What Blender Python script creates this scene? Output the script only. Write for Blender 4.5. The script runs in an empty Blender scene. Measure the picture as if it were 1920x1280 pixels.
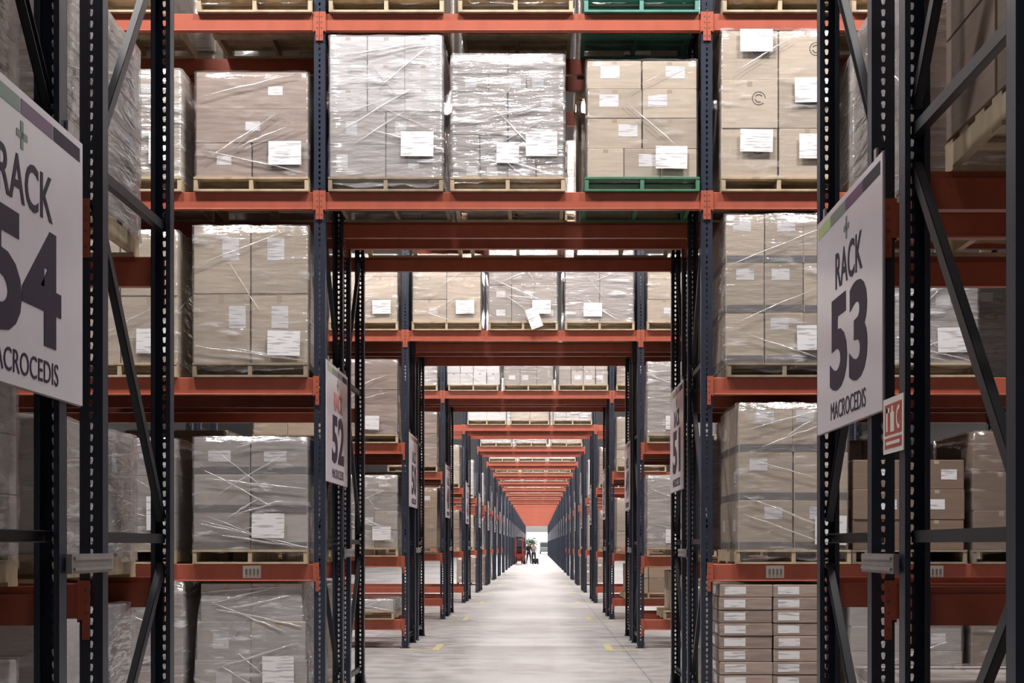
import bpy, math, random
from mathutils import Vector, Matrix

# ------------------------------------------------------------------ scene, camera, world, light
scene = bpy.context.scene
COL = scene.collection
scene.view_settings.view_transform = 'Standard'
scene.view_settings.look = 'None'
scene.view_settings.gamma = 1.0
scene.view_settings.use_curve_mapping = False
scene.view_settings.exposure = 0.36
scene.cycles.transparent_max_bounces = 16
scene.cycles.max_bounces = 6
scene.cycles.diffuse_bounces = 4
scene.cycles.glossy_bounces = 3
scene.cycles.caustics_reflective = False
scene.cycles.caustics_refractive = False
scene.cycles.sample_clamp_indirect = 6.0

F_PX, VPX, VPY, CAMZ = 2450.0, 1009.0, 1022.0, 1.505
cam_d = bpy.data.cameras.new('camera')
cam = bpy.data.objects.new('camera', cam_d)
COL.objects.link(cam)
cam.location = (0, 0, CAMZ)
cam.rotation_euler = (math.radians(90), 0, 0)
cam_d.sensor_width = 36.0
cam_d.lens = F_PX / 1920 * 36.0
cam_d.shift_x = -(VPX - 960) / 1920
cam_d.shift_y = (VPY - 640) / 1920
cam_d.clip_start = 0.1
cam_d.clip_end = 800
scene.camera = cam

world = bpy.data.worlds.new('sky')
scene.world = world
world.use_nodes = True
wbg = world.node_tree.nodes['Background']
wbg.inputs[0].default_value = (0.86, 0.95, 0.90, 1)
wbg.inputs[1].default_value = 1.6

PERIOD = 7.5
ROW0 = 4.14           # front of the nearest rack row
NROWS = 27
DEPTH = 1.12          # depth of one frame
BACK = 1.55           # offset of the back rack in a row
XL, XR = -1.947, 1.503
BAY = 3.45
LV = {0: 0.0, 1: 1.34, 2: 3.0, 3: 4.65, 4: 6.24, 'low': 0.42}

def row_y(r):
    return ROW0 + PERIOD * r

def lamp(x, y, z, power, size=0.7, color=(1.0, 0.955, 0.945)):
    l = bpy.data.lights.new('high_bay_lamp', 'AREA')
    l.shape = 'RECTANGLE'
    l.size = size
    l.size_y = 0.5
    l.energy = power
    l.color = color
    o = bpy.data.objects.new('high_bay_lamp', l)
    o.location = (x, y, z)
    COL.objects.link(o)
    return o

LAMP_Z = 9.6
for r in range(-1, NROWS):
    y = row_y(r) + 2.74 + 2.4
    if r == -1:
        for x in (-4.2, -0.2, 3.8):
            lamp(x, 0.9, LAMP_Z, 30)
        continue
    for x in (-4.2, -0.2, 3.8):
        lamp(x, y, LAMP_Z, 340 if r < 2 else 300 if r < 5 else 330, 1.3)

# ------------------------------------------------------------------ materials
def mat(name):
    m = bpy.data.materials.new(name)
    m.use_nodes = True
    nt = m.node_tree
    return m, nt, nt.nodes['Principled BSDF']

def N(nt, typ, **kw):
    n = nt.nodes.new(typ)
    for k, v in kw.items():
        setattr(n, k, v)
    return n

def ramp(nt, fac, stops):
    n = N(nt, 'ShaderNodeValToRGB')
    e = n.color_ramp.elements
    while len(e) < len(stops):
        e.new(0.5)
    for i, (p, c) in enumerate(stops):
        e[i].position = p
        e[i].color = (*c, 1) if len(c) == 3 else c
    nt.links.new(fac, n.inputs[0])
    return n.outputs[0]

def noise(nt, scale, detail=3, stretch=(1, 1, 1), rot=(0, 0, 0), rnd=False):
    tc = N(nt, 'ShaderNodeTexCoord')
    mp = N(nt, 'ShaderNodeMapping')
    mp.inputs['Scale'].default_value = stretch
    mp.inputs['Rotation'].default_value = rot
    nt.links.new(tc.outputs['Object'], mp.inputs['Vector'])
    if rnd:
        oi = N(nt, 'ShaderNodeObjectInfo')
        ml = N(nt, 'ShaderNodeMath', operation='MULTIPLY')
        ml.inputs[1].default_value = 37.0
        nt.links.new(oi.outputs['Random'], ml.inputs[0])
        nt.links.new(ml.outputs[0], mp.inputs['Location'])
    n = N(nt, 'ShaderNodeTexNoise')
    n.inputs['Scale'].default_value = scale
    n.inputs['Detail'].default_value = detail
    nt.links.new(mp.outputs[0], n.inputs['Vector'])
    return n.outputs['Fac']

def paint(name, col, rough=0.4, dirt=0.25, metallic=0.0, scale=6, spec=0.5):
    m, nt, b = mat(name)
    f = noise(nt, scale, 4, (1, 1, 0.4))
    lo = tuple(c * (1 - dirt) for c in col)
    c = ramp(nt, f, [(0.3, lo), (0.6, col)])
    nt.links.new(c, b.inputs['Base Color'])
    b.inputs['Roughness'].default_value = rough
    b.inputs['Metallic'].default_value = metallic
    b.inputs['Specular IOR Level'].default_value = spec
    return m

def cardboard(name, col, vary=0.28, streak=0.12):
    m, nt, b = mat(name)
    f = noise(nt, 7, 5, (0.5, 1, 5), rnd=True)
    lo = tuple(c * (1 - streak) for c in col)
    hi = tuple(min(1, c * (1 + streak * 0.6)) for c in col)
    c = ramp(nt, f, [(0.3, lo), (0.7, hi)])
    oi = N(nt, 'ShaderNodeObjectInfo')
    mr = N(nt, 'ShaderNodeMapRange')
    mr.inputs['To Min'].default_value = 1 - vary
    mr.inputs['To Max'].default_value = 1 + vary * 0.4
    nt.links.new(oi.outputs['Random'], mr.inputs['Value'])
    hs = N(nt, 'ShaderNodeHueSaturation')
    nt.links.new(mr.outputs[0], hs.inputs['Value'])
    nt.links.new(c, hs.inputs['Color'])
    nt.links.new(hs.outputs[0], b.inputs['Base Color'])
    b.inputs['Roughness'].default_value = 0.75
    return m

def film(name, base, streak, rough=0.16, stretch=(2.2, 2.2, 11), rot=(0.35, 0.45, 0), bump=0.8, gloss=0.07):
    m, nt, b = mat(name)
    out = nt.nodes['Material Output']
    f1 = noise(nt, 1.5, 4, stretch, rot, rnd=True)
    f2 = noise(nt, 2.0, 2, (1, 1, 1), rnd=True)
    s = ramp(nt, f1, [(0.54, (0, 0, 0)), (0.66, (1, 1, 1))])  # white streaks painted into the film as its wrinkle highlights
    s2 = ramp(nt, f2, [(0.42, (0.04,) * 3), (0.64, (1, 1, 1))])
    mu = N(nt, 'ShaderNodeMath', operation='MULTIPLY')
    nt.links.new(s, mu.inputs[0]); nt.links.new(s2, mu.inputs[1])
    ma = N(nt, 'ShaderNodeMath', operation='MULTIPLY_ADD')
    ma.inputs[1].default_value = streak
    ma.inputs[2].default_value = base
    nt.links.new(mu.outputs[0], ma.inputs[0])
    b.inputs['Base Color'].default_value = (0.80, 0.79, 0.81, 1)
    b.inputs['Roughness'].default_value = rough
    b.inputs['Specular IOR Level'].default_value = 0.9
    bp = N(nt, 'ShaderNodeBump')
    bp.inputs['Strength'].default_value = bump
    bp.inputs['Distance'].default_value = 0.03
    nt.links.new(f1, bp.inputs['Height'])
    nt.links.new(bp.outputs[0], b.inputs['Normal'])
    tr = N(nt, 'ShaderNodeBsdfTransparent')
    mx = N(nt, 'ShaderNodeMixShader')
    nt.links.new(ma.outputs[0], mx.inputs[0])
    nt.links.new(tr.outputs[0], mx.inputs[1])
    nt.links.new(b.outputs[0], mx.inputs[2])
    gl = N(nt, 'ShaderNodeBsdfGlossy')
    gl.inputs['Roughness'].default_value = rough
    gl.inputs['Color'].default_value = (1, 1, 1, 1)
    nt.links.new(bp.outputs[0], gl.inputs['Normal'])
    lf = N(nt, 'ShaderNodeLayerWeight'); lf.inputs['Blend'].default_value = 0.35
    lw = N(nt, 'ShaderNodeMath', operation='MULTIPLY_ADD')
    lw.inputs[1].default_value = 0.30; lw.inputs[2].default_value = gloss
    nt.links.new(lf.outputs['Facing'], lw.inputs[0])
    mg = N(nt, 'ShaderNodeMixShader')
    nt.links.new(lw.outputs[0], mg.inputs[0])
    nt.links.new(mx.outputs[0], mg.inputs[1])
    nt.links.new(gl.outputs[0], mg.inputs[2])
    nt.links.new(mg.outputs[0], out.inputs['Surface'])
    return m

M = {}
M['beam'] = paint('orange_red_beam_paint', (0.43, 0.108, 0.064), 0.36, 0.14)
M['navy'] = paint('navy_upright_paint', (0.024, 0.033, 0.056), 0.38, 0.25)
M['brace'] = paint('dark_brace_paint', (0.015, 0.018, 0.025), 0.4, 0.25)
M['steel'] = paint('galvanised_steel', (0.42, 0.40, 0.40), 0.4, 0.2, 0.5)
M['kraft'] = cardboard('kraft_cardboard', (0.50, 0.385, 0.275))
M['tan'] = cardboard('pale_tan_cardboard', (0.60, 0.50, 0.39), 0.2)
M['mauve'] = cardboard('mauve_brown_cardboard', (0.42, 0.325, 0.275), 0.2, 0.25)
M['grey'] = cardboard('grey_cardboard', (0.52, 0.47, 0.43), 0.25)
M['white'] = cardboard('white_cardboard', (0.78, 0.76, 0.75), 0.12, 0.05)
M['dark'] = cardboard('dark_brown_cardboard', (0.27, 0.19, 0.14), 0.25)
M['tape'] = paint('packing_tape', (0.50, 0.40, 0.30), 0.25, 0.1)
M['band'] = paint('grey_printed_band', (0.20, 0.185, 0.19), 0.5, 0.2)
M['ink'] = paint('dark_ink', (0.13, 0.105, 0.09), 0.6, 0.1)
M['wood'] = paint('pallet_wood', (0.56, 0.44, 0.29), 0.75, 0.35, scale=9)
M['oldwood'] = paint('weathered_pallet_wood', (0.34, 0.27, 0.19), 0.8, 0.35, scale=9)
M['green'] = paint('green_pallet_paint', (0.07, 0.21, 0.12), 0.6, 0.3)
M['teal'] = paint('teal_pallet_paint', (0.10, 0.30, 0.24), 0.6, 0.3)
M['film'] = film('clear_stretch_film', 0.09, 0.60)
M['filmheavy'] = film('milky_stretch_film', 0.24, 0.76, rough=0.17, bump=1.0, gloss=0.12)
M['filmlight'] = film('thin_stretch_film', 0.04, 0.35, bump=0.45, gloss=0.04)
M['strand'] = film('painted_wrinkle_glint', 0.62, 0.3, rough=0.15, stretch=(8, 8, 8))  # near-white ribbon colour, wrinkle glints put into the material
M['black'] = paint('black_rubber', (0.015, 0.015, 0.017), 0.6, 0.1)
M['red'] = paint('red_machine_paint', (0.40, 0.05, 0.04), 0.4, 0.2)
M['signwhite'] = paint('sign_white_board', (0.69, 0.65, 0.70), 0.22, 0.04)
M['signink'] = paint('sign_dark_ink', (0.030, 0.022, 0.045), 0.5, 0.05, spec=0.25)
M['signgreen'] = paint('sign_lime_green', (0.42, 0.55, 0.25), 0.3, 0.05)
M['signteal'] = paint('sign_teal_grey', (0.16, 0.24, 0.21), 0.3, 0.05)
M['signpurple'] = paint('sign_purple', (0.11, 0.045, 0.13), 0.3, 0.05)
M['signred'] = paint('sign_red', (0.45, 0.075, 0.05), 0.35, 0.1)
M['yellow'] = paint('worn_yellow_floor_paint', (0.62, 0.52, 0.26), 0.6, 0.35, scale=20)
M['cream'] = paint('cream_panel', (0.76, 0.72, 0.66), 0.6, 0.05)
M['wall'] = paint('pale_wall_sheet', (0.30, 0.30, 0.30), 0.7, 0.1)
M['ceil'] = paint('ceiling_sheet', (0.16, 0.16, 0.17), 0.8, 0.1)
M['skin'] = paint('skin', (0.42, 0.25, 0.18), 0.6, 0.05)
M['navycloth'] = paint('dark_cloth', (0.02, 0.022, 0.035), 0.8, 0.2)
M['pinkcloth'] = paint('pale_pink_cloth', (0.55, 0.36, 0.36), 0.8, 0.15)
M['leaf'] = paint('tree_leaves', (0.10, 0.15, 0.09), 0.8, 0.4, scale=2)

def paper():
    m, nt, b = mat('printed_paper_label')
    tc = N(nt, 'ShaderNodeTexCoord')
    mp = N(nt, 'ShaderNodeMapping'); mp.inputs['Scale'].default_value = (2.0, 1, 22)
    nt.links.new(tc.outputs['Object'], mp.inputs['Vector'])
    n = N(nt, 'ShaderNodeTexNoise'); n.inputs['Scale'].default_value = 3.0; n.inputs['Detail'].default_value = 1
    oi = N(nt, 'ShaderNodeObjectInfo')
    ml = N(nt, 'ShaderNodeMath', operation='MULTIPLY'); ml.inputs[1].default_value = 19
    nt.links.new(oi.outputs['Random'], ml.inputs[0]); nt.links.new(ml.outputs[0], mp.inputs['Location'])
    nt.links.new(mp.outputs[0], n.inputs['Vector'])
    c = ramp(nt, n.outputs['Fac'], [(0.36, (0.52, 0.51, 0.53)), (0.42, (0.86, 0.85, 0.85))])
    nt.links.new(c, b.inputs['Base Color'])
    b.inputs['Roughness'].default_value = 0.45
    return m
M['paper'] = paper()

def floor_mat():
    m, nt, b = mat('sealed_concrete')
    f = noise(nt, 0.5, 8, (1, 0.35, 1))
    c1 = ramp(nt, f, [(0.30, (0.30, 0.285, 0.27)), (0.48, (0.42, 0.40, 0.385)), (0.7, (0.53, 0.51, 0.49))])
    f2 = noise(nt, 3.2, 6)
    c2 = ramp(nt, f2, [(0.40, (0.84, 0.84, 0.84)), (0.6, (1, 1, 1))])
    mx = N(nt, 'ShaderNodeMix', data_type='RGBA', blend_type='MULTIPLY')
    mx.inputs[0].default_value = 1.0
    nt.links.new(c1, mx.inputs[6]); nt.links.new(c2, mx.inputs[7])
    # saw-cut joints
    tc = N(nt, 'ShaderNodeTexCoord'); sp = N(nt, 'ShaderNodeSeparateXYZ')
    nt.links.new(tc.outputs['Object'], sp.inputs[0])
    def joint(sock, off, per, w):
        a = N(nt, 'ShaderNodeMath', operation='ADD'); a.inputs[1].default_value = off
        nt.links.new(sock, a.inputs[0])
        w_ = N(nt, 'ShaderNodeMath', operation='WRAP'); w_.inputs[1].default_value = per / 2; w_.inputs[2].default_value = -per / 2
        nt.links.new(a.outputs[0], w_.inputs[0])
        ab = N(nt, 'ShaderNodeMath', operation='ABSOLUTE'); nt.links.new(w_.outputs[0], ab.inputs[0])
        g = N(nt, 'ShaderNodeMath', operation='GREATER_THAN'); g.inputs[1].default_value = w
        nt.links.new(ab.outputs[0], g.inputs[0])
        return g.outputs[0]
    jx = joint(sp.outputs[0], -1.25, 3.9, 0.009)
    jy = joint(sp.outputs[1], -16.9, 7.5, 0.012)
    mn = N(nt, 'ShaderNodeMath', operation='MINIMUM')
    nt.links.new(jx, mn.inputs[0]); nt.links.new(jy, mn.inputs[1])
    mr = N(nt, 'ShaderNodeMapRange'); mr.inputs['To Min'].default_value = 0.55
    nt.links.new(mn.outputs[0], mr.inputs['Value'])
    vm = N(nt, 'ShaderNodeVectorMath', operation='SCALE')
    nt.links.new(mx.outputs[2], vm.inputs[0]); nt.links.new(mr.outputs[0], vm.inputs['Scale'])
    nt.links.new(vm.outputs[0], b.inputs['Base Color'])
    r = ramp(nt, f2, [(0.3, (0.30,) * 3), (0.7, (0.50,) * 3)])
    nt.links.new(r, b.inputs['Roughness'])
    return m
M['floor'] = floor_mat()

# ------------------------------------------------------------------ mesh helpers
class MB:
    def __init__(self):
        self.v, self.f, self.mi, self.mats = [], [], [], []
    def m(self, k):
        if k not in self.mats:
            self.mats.append(k)
        return self.mats.index(k)
    def face(self, idx, k):
        self.f.append(idx); self.mi.append(self.m(k))
    def box(self, x0, x1, y0, y1, z0, z1, k, rot=None):
        b = len(self.v)
        pts = [(x, y, z) for z in (z0, z1) for y in (y0, y1) for x in (x0, x1)]
        if rot:
            c = Vector(((x0 + x1) / 2, (y0 + y1) / 2, (z0 + z1) / 2))
            pts = [tuple(rot @ (Vector(p) - c) + c) for p in pts]
        self.v += pts
        for q in ((0, 2, 3, 1), (4, 5, 7, 6), (0, 1, 5, 4), (2, 6, 7, 3), (0, 4, 6, 2), (1, 3, 7, 5)):
            self.face([b + i for i in q], k)
    def bbox(self, x0, x1, y0, y1, z0, z1, k, c=0.006):
        """box with chamfered vertical and horizontal edges"""
        b = len(self.v)
        lay = [(z0, c), (z0 + c, 0), (z1 - c, 0), (z1, c)]
        for z, i in lay:
            e = c
            X0, X1, Y0, Y1 = x0 + i, x1 - i, y0 + i, y1 - i
            self.v += [(X0 + e, Y0, z), (X1 - e, Y0, z), (X1, Y0 + e, z), (X1, Y1 - e, z),
                       (X1 - e, Y1, z), (X0 + e, Y1, z), (X0, Y1 - e, z), (X0, Y0 + e, z)]
        for l in range(3):
            for i in range(8):
                j = (i + 1) % 8
                self.face([b + l * 8 + i, b + l * 8 + j, b + l * 8 + 8 + j, b + l * 8 + 8 + i], k)
        self.face([b + i for i in range(7, -1, -1)], k)
        self.face([b + 24 + i for i in range(8)], k)
    def bar(self, p, q, w, h, k, up=(1, 0, 0)):
        p, q = Vector(p), Vector(q)
        d = (q - p).normalized(); u = Vector(up); s = d.cross(u).normalized()
        b = len(self.v)
        for e in (p, q):
            for a, c in ((-1, -1), (1, -1), (1, 1), (-1, 1)):
                self.v.append(tuple(e + u * (a * w / 2) + s * (c * h / 2)))
        for i in range(4):
            j = (i + 1) % 4
            self.face([b + i, b + j, b + 4 + j, b + 4 + i], k)
        self.face([b + 3, b + 2, b + 1, b], k); self.face([b + 4, b + 5, b + 6, b + 7], k)
    def channel(self, p, q, w, h, t, k, up=(1, 0, 0)):
        """C channel: web + two flanges"""
        p, q = Vector(p), Vector(q)
        d = (q - p).normalized(); u = Vector(up); s = d.cross(u).normalized()
        self.bar(p - u * (w / 2 - t / 2), q - u * (w / 2 - t / 2), t, h, k, up)
        for sg in (-1, 1):
            o = s * (sg * (h / 2 - t / 2))
            self.bar(p + o, q + o, w, t, k, up)
    def cyl(self, p, q, r, k, n=12, r2=None):
        p, q = Vector(p), Vector(q)
        d = (q - p).normalized()
        u = d.orthogonal().normalized(); s = d.cross(u)
        r2 = r if r2 is None else r2
        b = len(self.v)
        for e, rr in ((p, r), (q, r2)):
            for i in range(n):
                a = 2 * math.pi * i / n
                self.v.append(tuple(e + (u * math.cos(a) + s * math.sin(a)) * rr))
        for i in range(n):
            j = (i + 1) % n
            self.face([b + i, b + j, b + n + j, b + n + i], k)
        self.face([b + i for i in range(n - 1, -1, -1)], k)
        self.face([b + n + i for i in range(n)], k)
    def mesh(self, name, smooth=False):
        me = bpy.data.meshes.new(name)
        me.from_pydata([tuple(v) for v in self.v], [], self.f)
        for k in self.mats:
            me.materials.append(M[k])
        me.polygons.foreach_set('material_index', self.mi)
        if smooth:
            me.polygons.foreach_set('use_smooth', [True] * len(self.f))
        me.update()
        return me

def link(name, me, parent=None, loc=(0, 0, 0), rot=None, scale=None):
    o = bpy.data.objects.new(name, me)
    COL.objects.link(o)
    o.location = loc
    if rot is not None:
        o.rotation_euler = rot
    if scale is not None:
        o.scale = scale
    if parent is not None:
        o.parent = parent
    return o

LABELS = {}
def tag(o, label, cat, group=None):
    o['label'] = label
    o['category'] = cat
    if group:
        o['group'] = group
    LABELS.setdefault(label, []).append(o.name)
    n = len(label.split())
    if n > 16 or n < 4:
        print('LABELLEN', n, label)

def empty(name, loc, rotz=0.0):
    o = bpy.data.objects.new(name, None)
    COL.objects.link(o)
    o.location = loc
    o.rotation_euler = (0, 0, rotz)
    o.empty_display_size = 0.1
    return o

def copy_tree(o, parent=None):
    c = o.copy()
    COL.objects.link(c)
    c.parent = parent
    for ch in KIDS.get(o, []):
        KIDS.setdefault(c, []).append(copy_tree(ch, c))
    return c
KIDS = {}

def structure(o):
    o['kind'] = 'structure'
    return o

ORD = ['nearest', 'second', 'third', 'fourth', 'fifth', 'sixth', 'seventh', 'eighth', 'ninth', 'tenth',
       'eleventh', 'twelfth', 'thirteenth', 'fourteenth', 'fifteenth', 'sixteenth', 'seventeenth',
       'eighteenth', 'nineteenth', 'twentieth', 'twenty-first', 'twenty-second', 'twenty-third',
       'twenty-fourth', 'twenty-fifth', 'twenty-sixth', 'last']

# ------------------------------------------------------------------ the setting
ENDY = row_y(NROWS) + 0.5
b = MB(); b.box(-26, 26, -9, ENDY + 60, -0.2, 0, 'floor')
structure(link('floor', b.mesh('floor')))
b = MB(); b.box(-26, 26, -9, ENDY, 10.6, 10.8, 'ceil')
structure(link('ceiling', b.mesh('ceiling')))
b = MB(); b.box(-26.2, -26, -9, ENDY, 0, 10.6, 'wall'); structure(link('wall_left', b.mesh('wall_left')))
b = MB(); b.box(26, 26.2, -9, ENDY, 0, 10.6, 'wall'); structure(link('wall_right', b.mesh('wall_right')))
b = MB(); b.box(-26, 26, -9.2, -9, 0, 10.6, 'wall'); structure(link('wall_near', b.mesh('wall_near')))
b = MB()
b.box(-26, -1.9, ENDY, ENDY + 0.2, 0, 10.6, 'wall')
b.box(2.0, 26, ENDY, ENDY + 0.2, 0, 10.6, 'wall')
b.box(-1.9, 2.0, ENDY, ENDY + 0.2, 3.9, 10.6, 'wall')
structure(link('wall_end', b.mesh('wall_end')))
b = MB()
b.box(-1.95, -1.85, ENDY - 0.06, ENDY + 0.02, 0, 3.95, 'steel')
b.box(1.95, 2.05, ENDY - 0.06, ENDY + 0.02, 0, 3.95, 'steel')
b.box(-1.85, 1.95, ENDY - 0.08, ENDY + 0.02, 3.6, 3.95, 'wall')
structure(link('door_1', b.mesh('door_1')))
b = MB()
for sx, x in ((-1, XL), (1, XR)):
    for r in range(1, 8):
        y0 = row_y(r)
        xi = x - sx * 0.42
        b.box(min(xi, xi - sx * 0.1), max(xi, xi - sx * 0.1), y0 - 0.45, y0 + 0.75, 0.0, 0.004, 'yellow')
        b.box(min(x, xi), max(x, xi), y0 - 0.45, y0 - 0.35, 0.0, 0.004, 'yellow')
structure(link('trim_1', b.mesh('trim_1')))

# ------------------------------------------------------------------ rack frames
H_UP = 8.1
def perforated(width, height, y, t, pitch=0.05, hw=0.0095, hh=0.015):
    """outer face of an upright: sheet with a column of teardrop holes"""
    b = MB()
    n = int(height / pitch)
    w = width / 2
    for side, yy in ((0, y), (1, y + t)):
        for i in range(n):
            z0, z1 = i * pitch, (i + 1) * pitch
            zc = (z0 + z1) / 2
            base = len(b.v)
            outer = [(-w, z0), (0, z0), (w, z0), (w, zc), (w, z1), (0, z1), (-w, z1), (-w, zc)]
            hole = [(-hw * .6, zc - hh), (0, zc - hh * 1.15), (hw * .6, zc - hh), (hw, zc + hh * .2), (hw * .9, zc + hh * .8),
                    (0, zc + hh), (-hw * .9, zc + hh * .8), (-hw, zc + hh * .2)]
            b.v += [(p[0], yy, p[1]) for p in outer] + [(p[0], yy, p[1]) for p in hole]
            for j in range(8):
                k = (j + 1) % 8
                q = [base + j, base + k, base + 8 + k, base + 8 + j]
                b.face(q if side == 0 else q[::-1], 'navy')
    off = n * 16
    for i in range(n):
        for j in range(8):
            k = (j + 1) % 8
            a = i * 16 + 8
            b.face([a + j, a + k, off + a + k, off + a + j], 'navy')
    return b

def upright_mesh(holes=True):
    W, D, T = 0.10, 0.075, 0.003
    if holes:
        b = perforated(W, H_UP, 0.0, T)
    else:
        b = MB(); b.box(-W / 2, W / 2, 0, T, 0, H_UP, 'navy')
    for s in (-1, 1):
        b.box(min(s * W / 2, s * (W / 2 - T)), max(s * W / 2, s * (W / 2 - T)), T, D, 0, H_UP, 'navy')
        b.box(min(s * W / 2, s * (W / 2 - 0.022)), max(s * W / 2, s * (W / 2 - 0.022)), D - T, D, 0, H_UP, 'navy')
    return b.mesh('upright')

UP_HOLES = upright_mesh(True)
b = MB(); b.box(-0.065, 0.065, -0.025, 0.105, 0.0, 0.01, 'navy')
b.box(-0.053, 0.053, -0.006, -0.001, 0.01, 0.09, 'navy')
for sx in (-1, 1):
    b.cyl((sx * 0.048, -0.012, 0.01), (sx * 0.048, -0.012, 0.035), 0.008, 'steel', 6)
PLATE = b.mesh('base_plate')

HZ = [0.16, 1.54, 3.15, 4.76, 6.36, 7.9]
ya, yb = 0.055, DEPTH - 0.055
def strut_mesh():
    b = MB(); b.channel((0, ya, 0), (0, yb, 0), 0.036, 0.048, 0.004, 'brace'); return b.mesh('horizontal_strut')
STRUT = strut_mesh()
def diag_mesh(i):
    z0, z1 = HZ[i] + 0.10, HZ[i + 1] - 0.14
    p, q = ((0, yb, z0), (0, ya, z1)) if i % 2 == 0 else ((0, ya, z0), (0, yb, z1))
    b = MB(); b.channel(p, q, 0.036, 0.046, 0.004, 'brace')
    for e in (p, q):
        b.cyl((-0.026, e[1], e[2]), (0.026, e[1], e[2]), 0.009, 'steel', 6)
    return b.mesh('diagonal_brace')
DIAGS = [diag_mesh(i) for i in range(5)]

def far_frame():
    b = MB()
    for y, s in ((0, 1), (DEPTH, -1)):
        b.box(-0.05, 0.05, min(y, y + s * 0.003), max(y, y + s * 0.003), 0, H_UP, 'navy')
        for sx in (-1, 1):
            b.box(min(sx * 0.05, sx * 0.047), max(sx * 0.05, sx * 0.047), min(y, y + s * 0.075), max(y, y + s * 0.075), 0, H_UP, 'navy')
    for z in HZ:
        b.channel((0, ya, z), (0, yb, z), 0.036, 0.048, 0.004, 'brace')
    for i in range(5):
        z0, z1 = HZ[i] + 0.10, HZ[i + 1] - 0.14
        p, q = ((0, yb, z0), (0, ya, z1)) if i % 2 == 0 else ((0, ya, z0), (0, yb, z1))
        b.channel(p, q, 0.036, 0.046, 0.004, 'brace')
    return b.mesh('rack_frame')
FAR_FRAME = far_frame()

def place_frame(x, y, back, label, group, detail=True, deeper=1.0):
    """back racks are the front frame turned half round"""
    loc, rz = ((x, y + DEPTH, 0), math.pi) if back else ((x, y, 0), 0)
    if not detail:
        o = link('storage_rack', FAR_FRAME, None, loc, (0, 0, rz))
        tag(o, label, 'rack frame', group)
        return
    e = empty('storage_rack', loc, rz)
    if deeper != 1.0:
        e.location.y -= DEPTH * (deeper - 1); e.scale.y = deeper
    link('upright', UP_HOLES, e)
    link('upright', UP_HOLES, e, (0, DEPTH, 0), (0, 0, math.pi))
    link('base_plate', PLATE, e)
    link('base_plate', PLATE, e, (0, DEPTH, 0), (0, 0, math.pi))
    for z in HZ:
        link('horizontal_strut', STRUT, e, (0, 0, z))
    for d in DIAGS:
        link('diagonal_brace', d, e)
    tag(e, label, 'rack frame', group)

for r in range(NROWS):
    y0 = row_y(r)
    cols = [(XL, 'left side of tunnel'), (XR, 'right side of tunnel')]
    if r in (1, 2):
        cols += [(XL - BAY, 'far end of left bay'), (XR + BAY, 'far end of right bay')]
    for x, w in cols:
        for back in (False, True):
            lab = f"navy perforated rack frame, {w}, {'back' if back else 'front'} rack of {ORD[r]} row"
            place_frame(x, y0 + (BACK if back else 0), back, lab, None, r < 10, 1.15 if (r == 0 and not back) else 1.0)

# grey spacers that tie the two racks of a row together
b = MB(); b.box(-0.012, 0.012, 0, BACK - DEPTH + 0.08, -0.04, 0.04, 'steel')
for z in (-0.022, 0.022):
    b.box(-0.02, 0.02, 0.02, BACK - DEPTH + 0.06, z - 0.006, z + 0.006, 'steel')
SPACER = b.mesh('row_spacer')
for r in range(0, 6):
    for x, s, w in ((XL, 1, 'left'), (XR, -1, 'right')):
        o = link('row_spacer', SPACER, None, (x + s * 0.073, row_y(r) + DEPTH - 0.04, 1.43))
        tag(o, f"ribbed grey steel spacer joining front and back racks, {w} of tunnel, {ORD[r]} row", 'rack spacer', 'row spacers along the tunnel')

# ------------------------------------------------------------------ beams
LBEAM = BAY - 0.104
def beam_mesh():
    b = MB()
    L = LBEAM / 2
    prof = [(-0.024, -0.155), (0.026, -0.155), (0.026, -0.03), (0.008, -0.03), (0.008, 0), (-0.018, 0), (-0.024, -0.006), (-0.024, -0.143), (-0.031, -0.149)]
    n = len(prof)
    for x in (-L, L):
        b.v += [(x, p[0], p[1]) for p in prof]
    for i in range(n):
        j = (i + 1) % n
        b.face([i, i + n, j + n, j], 'beam')
    b.face(list(range(n)), 'beam'); b.face([n + i for i in range(n - 1, -1, -1)], 'beam')
    return b.mesh('beam_profile')
BEAM = beam_mesh()
def conn_mesh():
    b = MB()
    # local: x = 0 at the beam end, plate runs outward over half of the upright, front at -y
    b.box(0, 0.050, -0.038, -0.032, -0.16, 0.012, 'beam')
    b.box(0.018, 0.050, -0.038, -0.032, -0.245, -0.16, 'beam')
    b.box(-0.004, 0.001, -0.038, 0.026, -0.17, 0.012, 'beam')
    for z in (-0.03, -0.08, -0.13, -0.2):
        b.cyl((0.033, -0.0385, z), (0.033, -0.0405, z), 0.007, 'ink', 6)
    return b.mesh('end_connector')
CONN = conn_mesh()
b = MB()
b.box(-0.08, 0.08, -0.0265, -0.0245, -0.125, -0.015, 'cream')
for i in range(4):
    x = -0.058 + i * 0.034
    for j, (dx, w) in enumerate(((0, 0.004), (0.007, 0.007), (0.017, 0.003))):
        b.box(x + dx, x + dx + w, -0.0272, -0.0264, -0.10, -0.045, 'ink')
    b.box(x, x + 0.02, -0.0272, -0.0264, -0.112, -0.106, 'ink')
LOCLAB = b.mesh('location_label')

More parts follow.
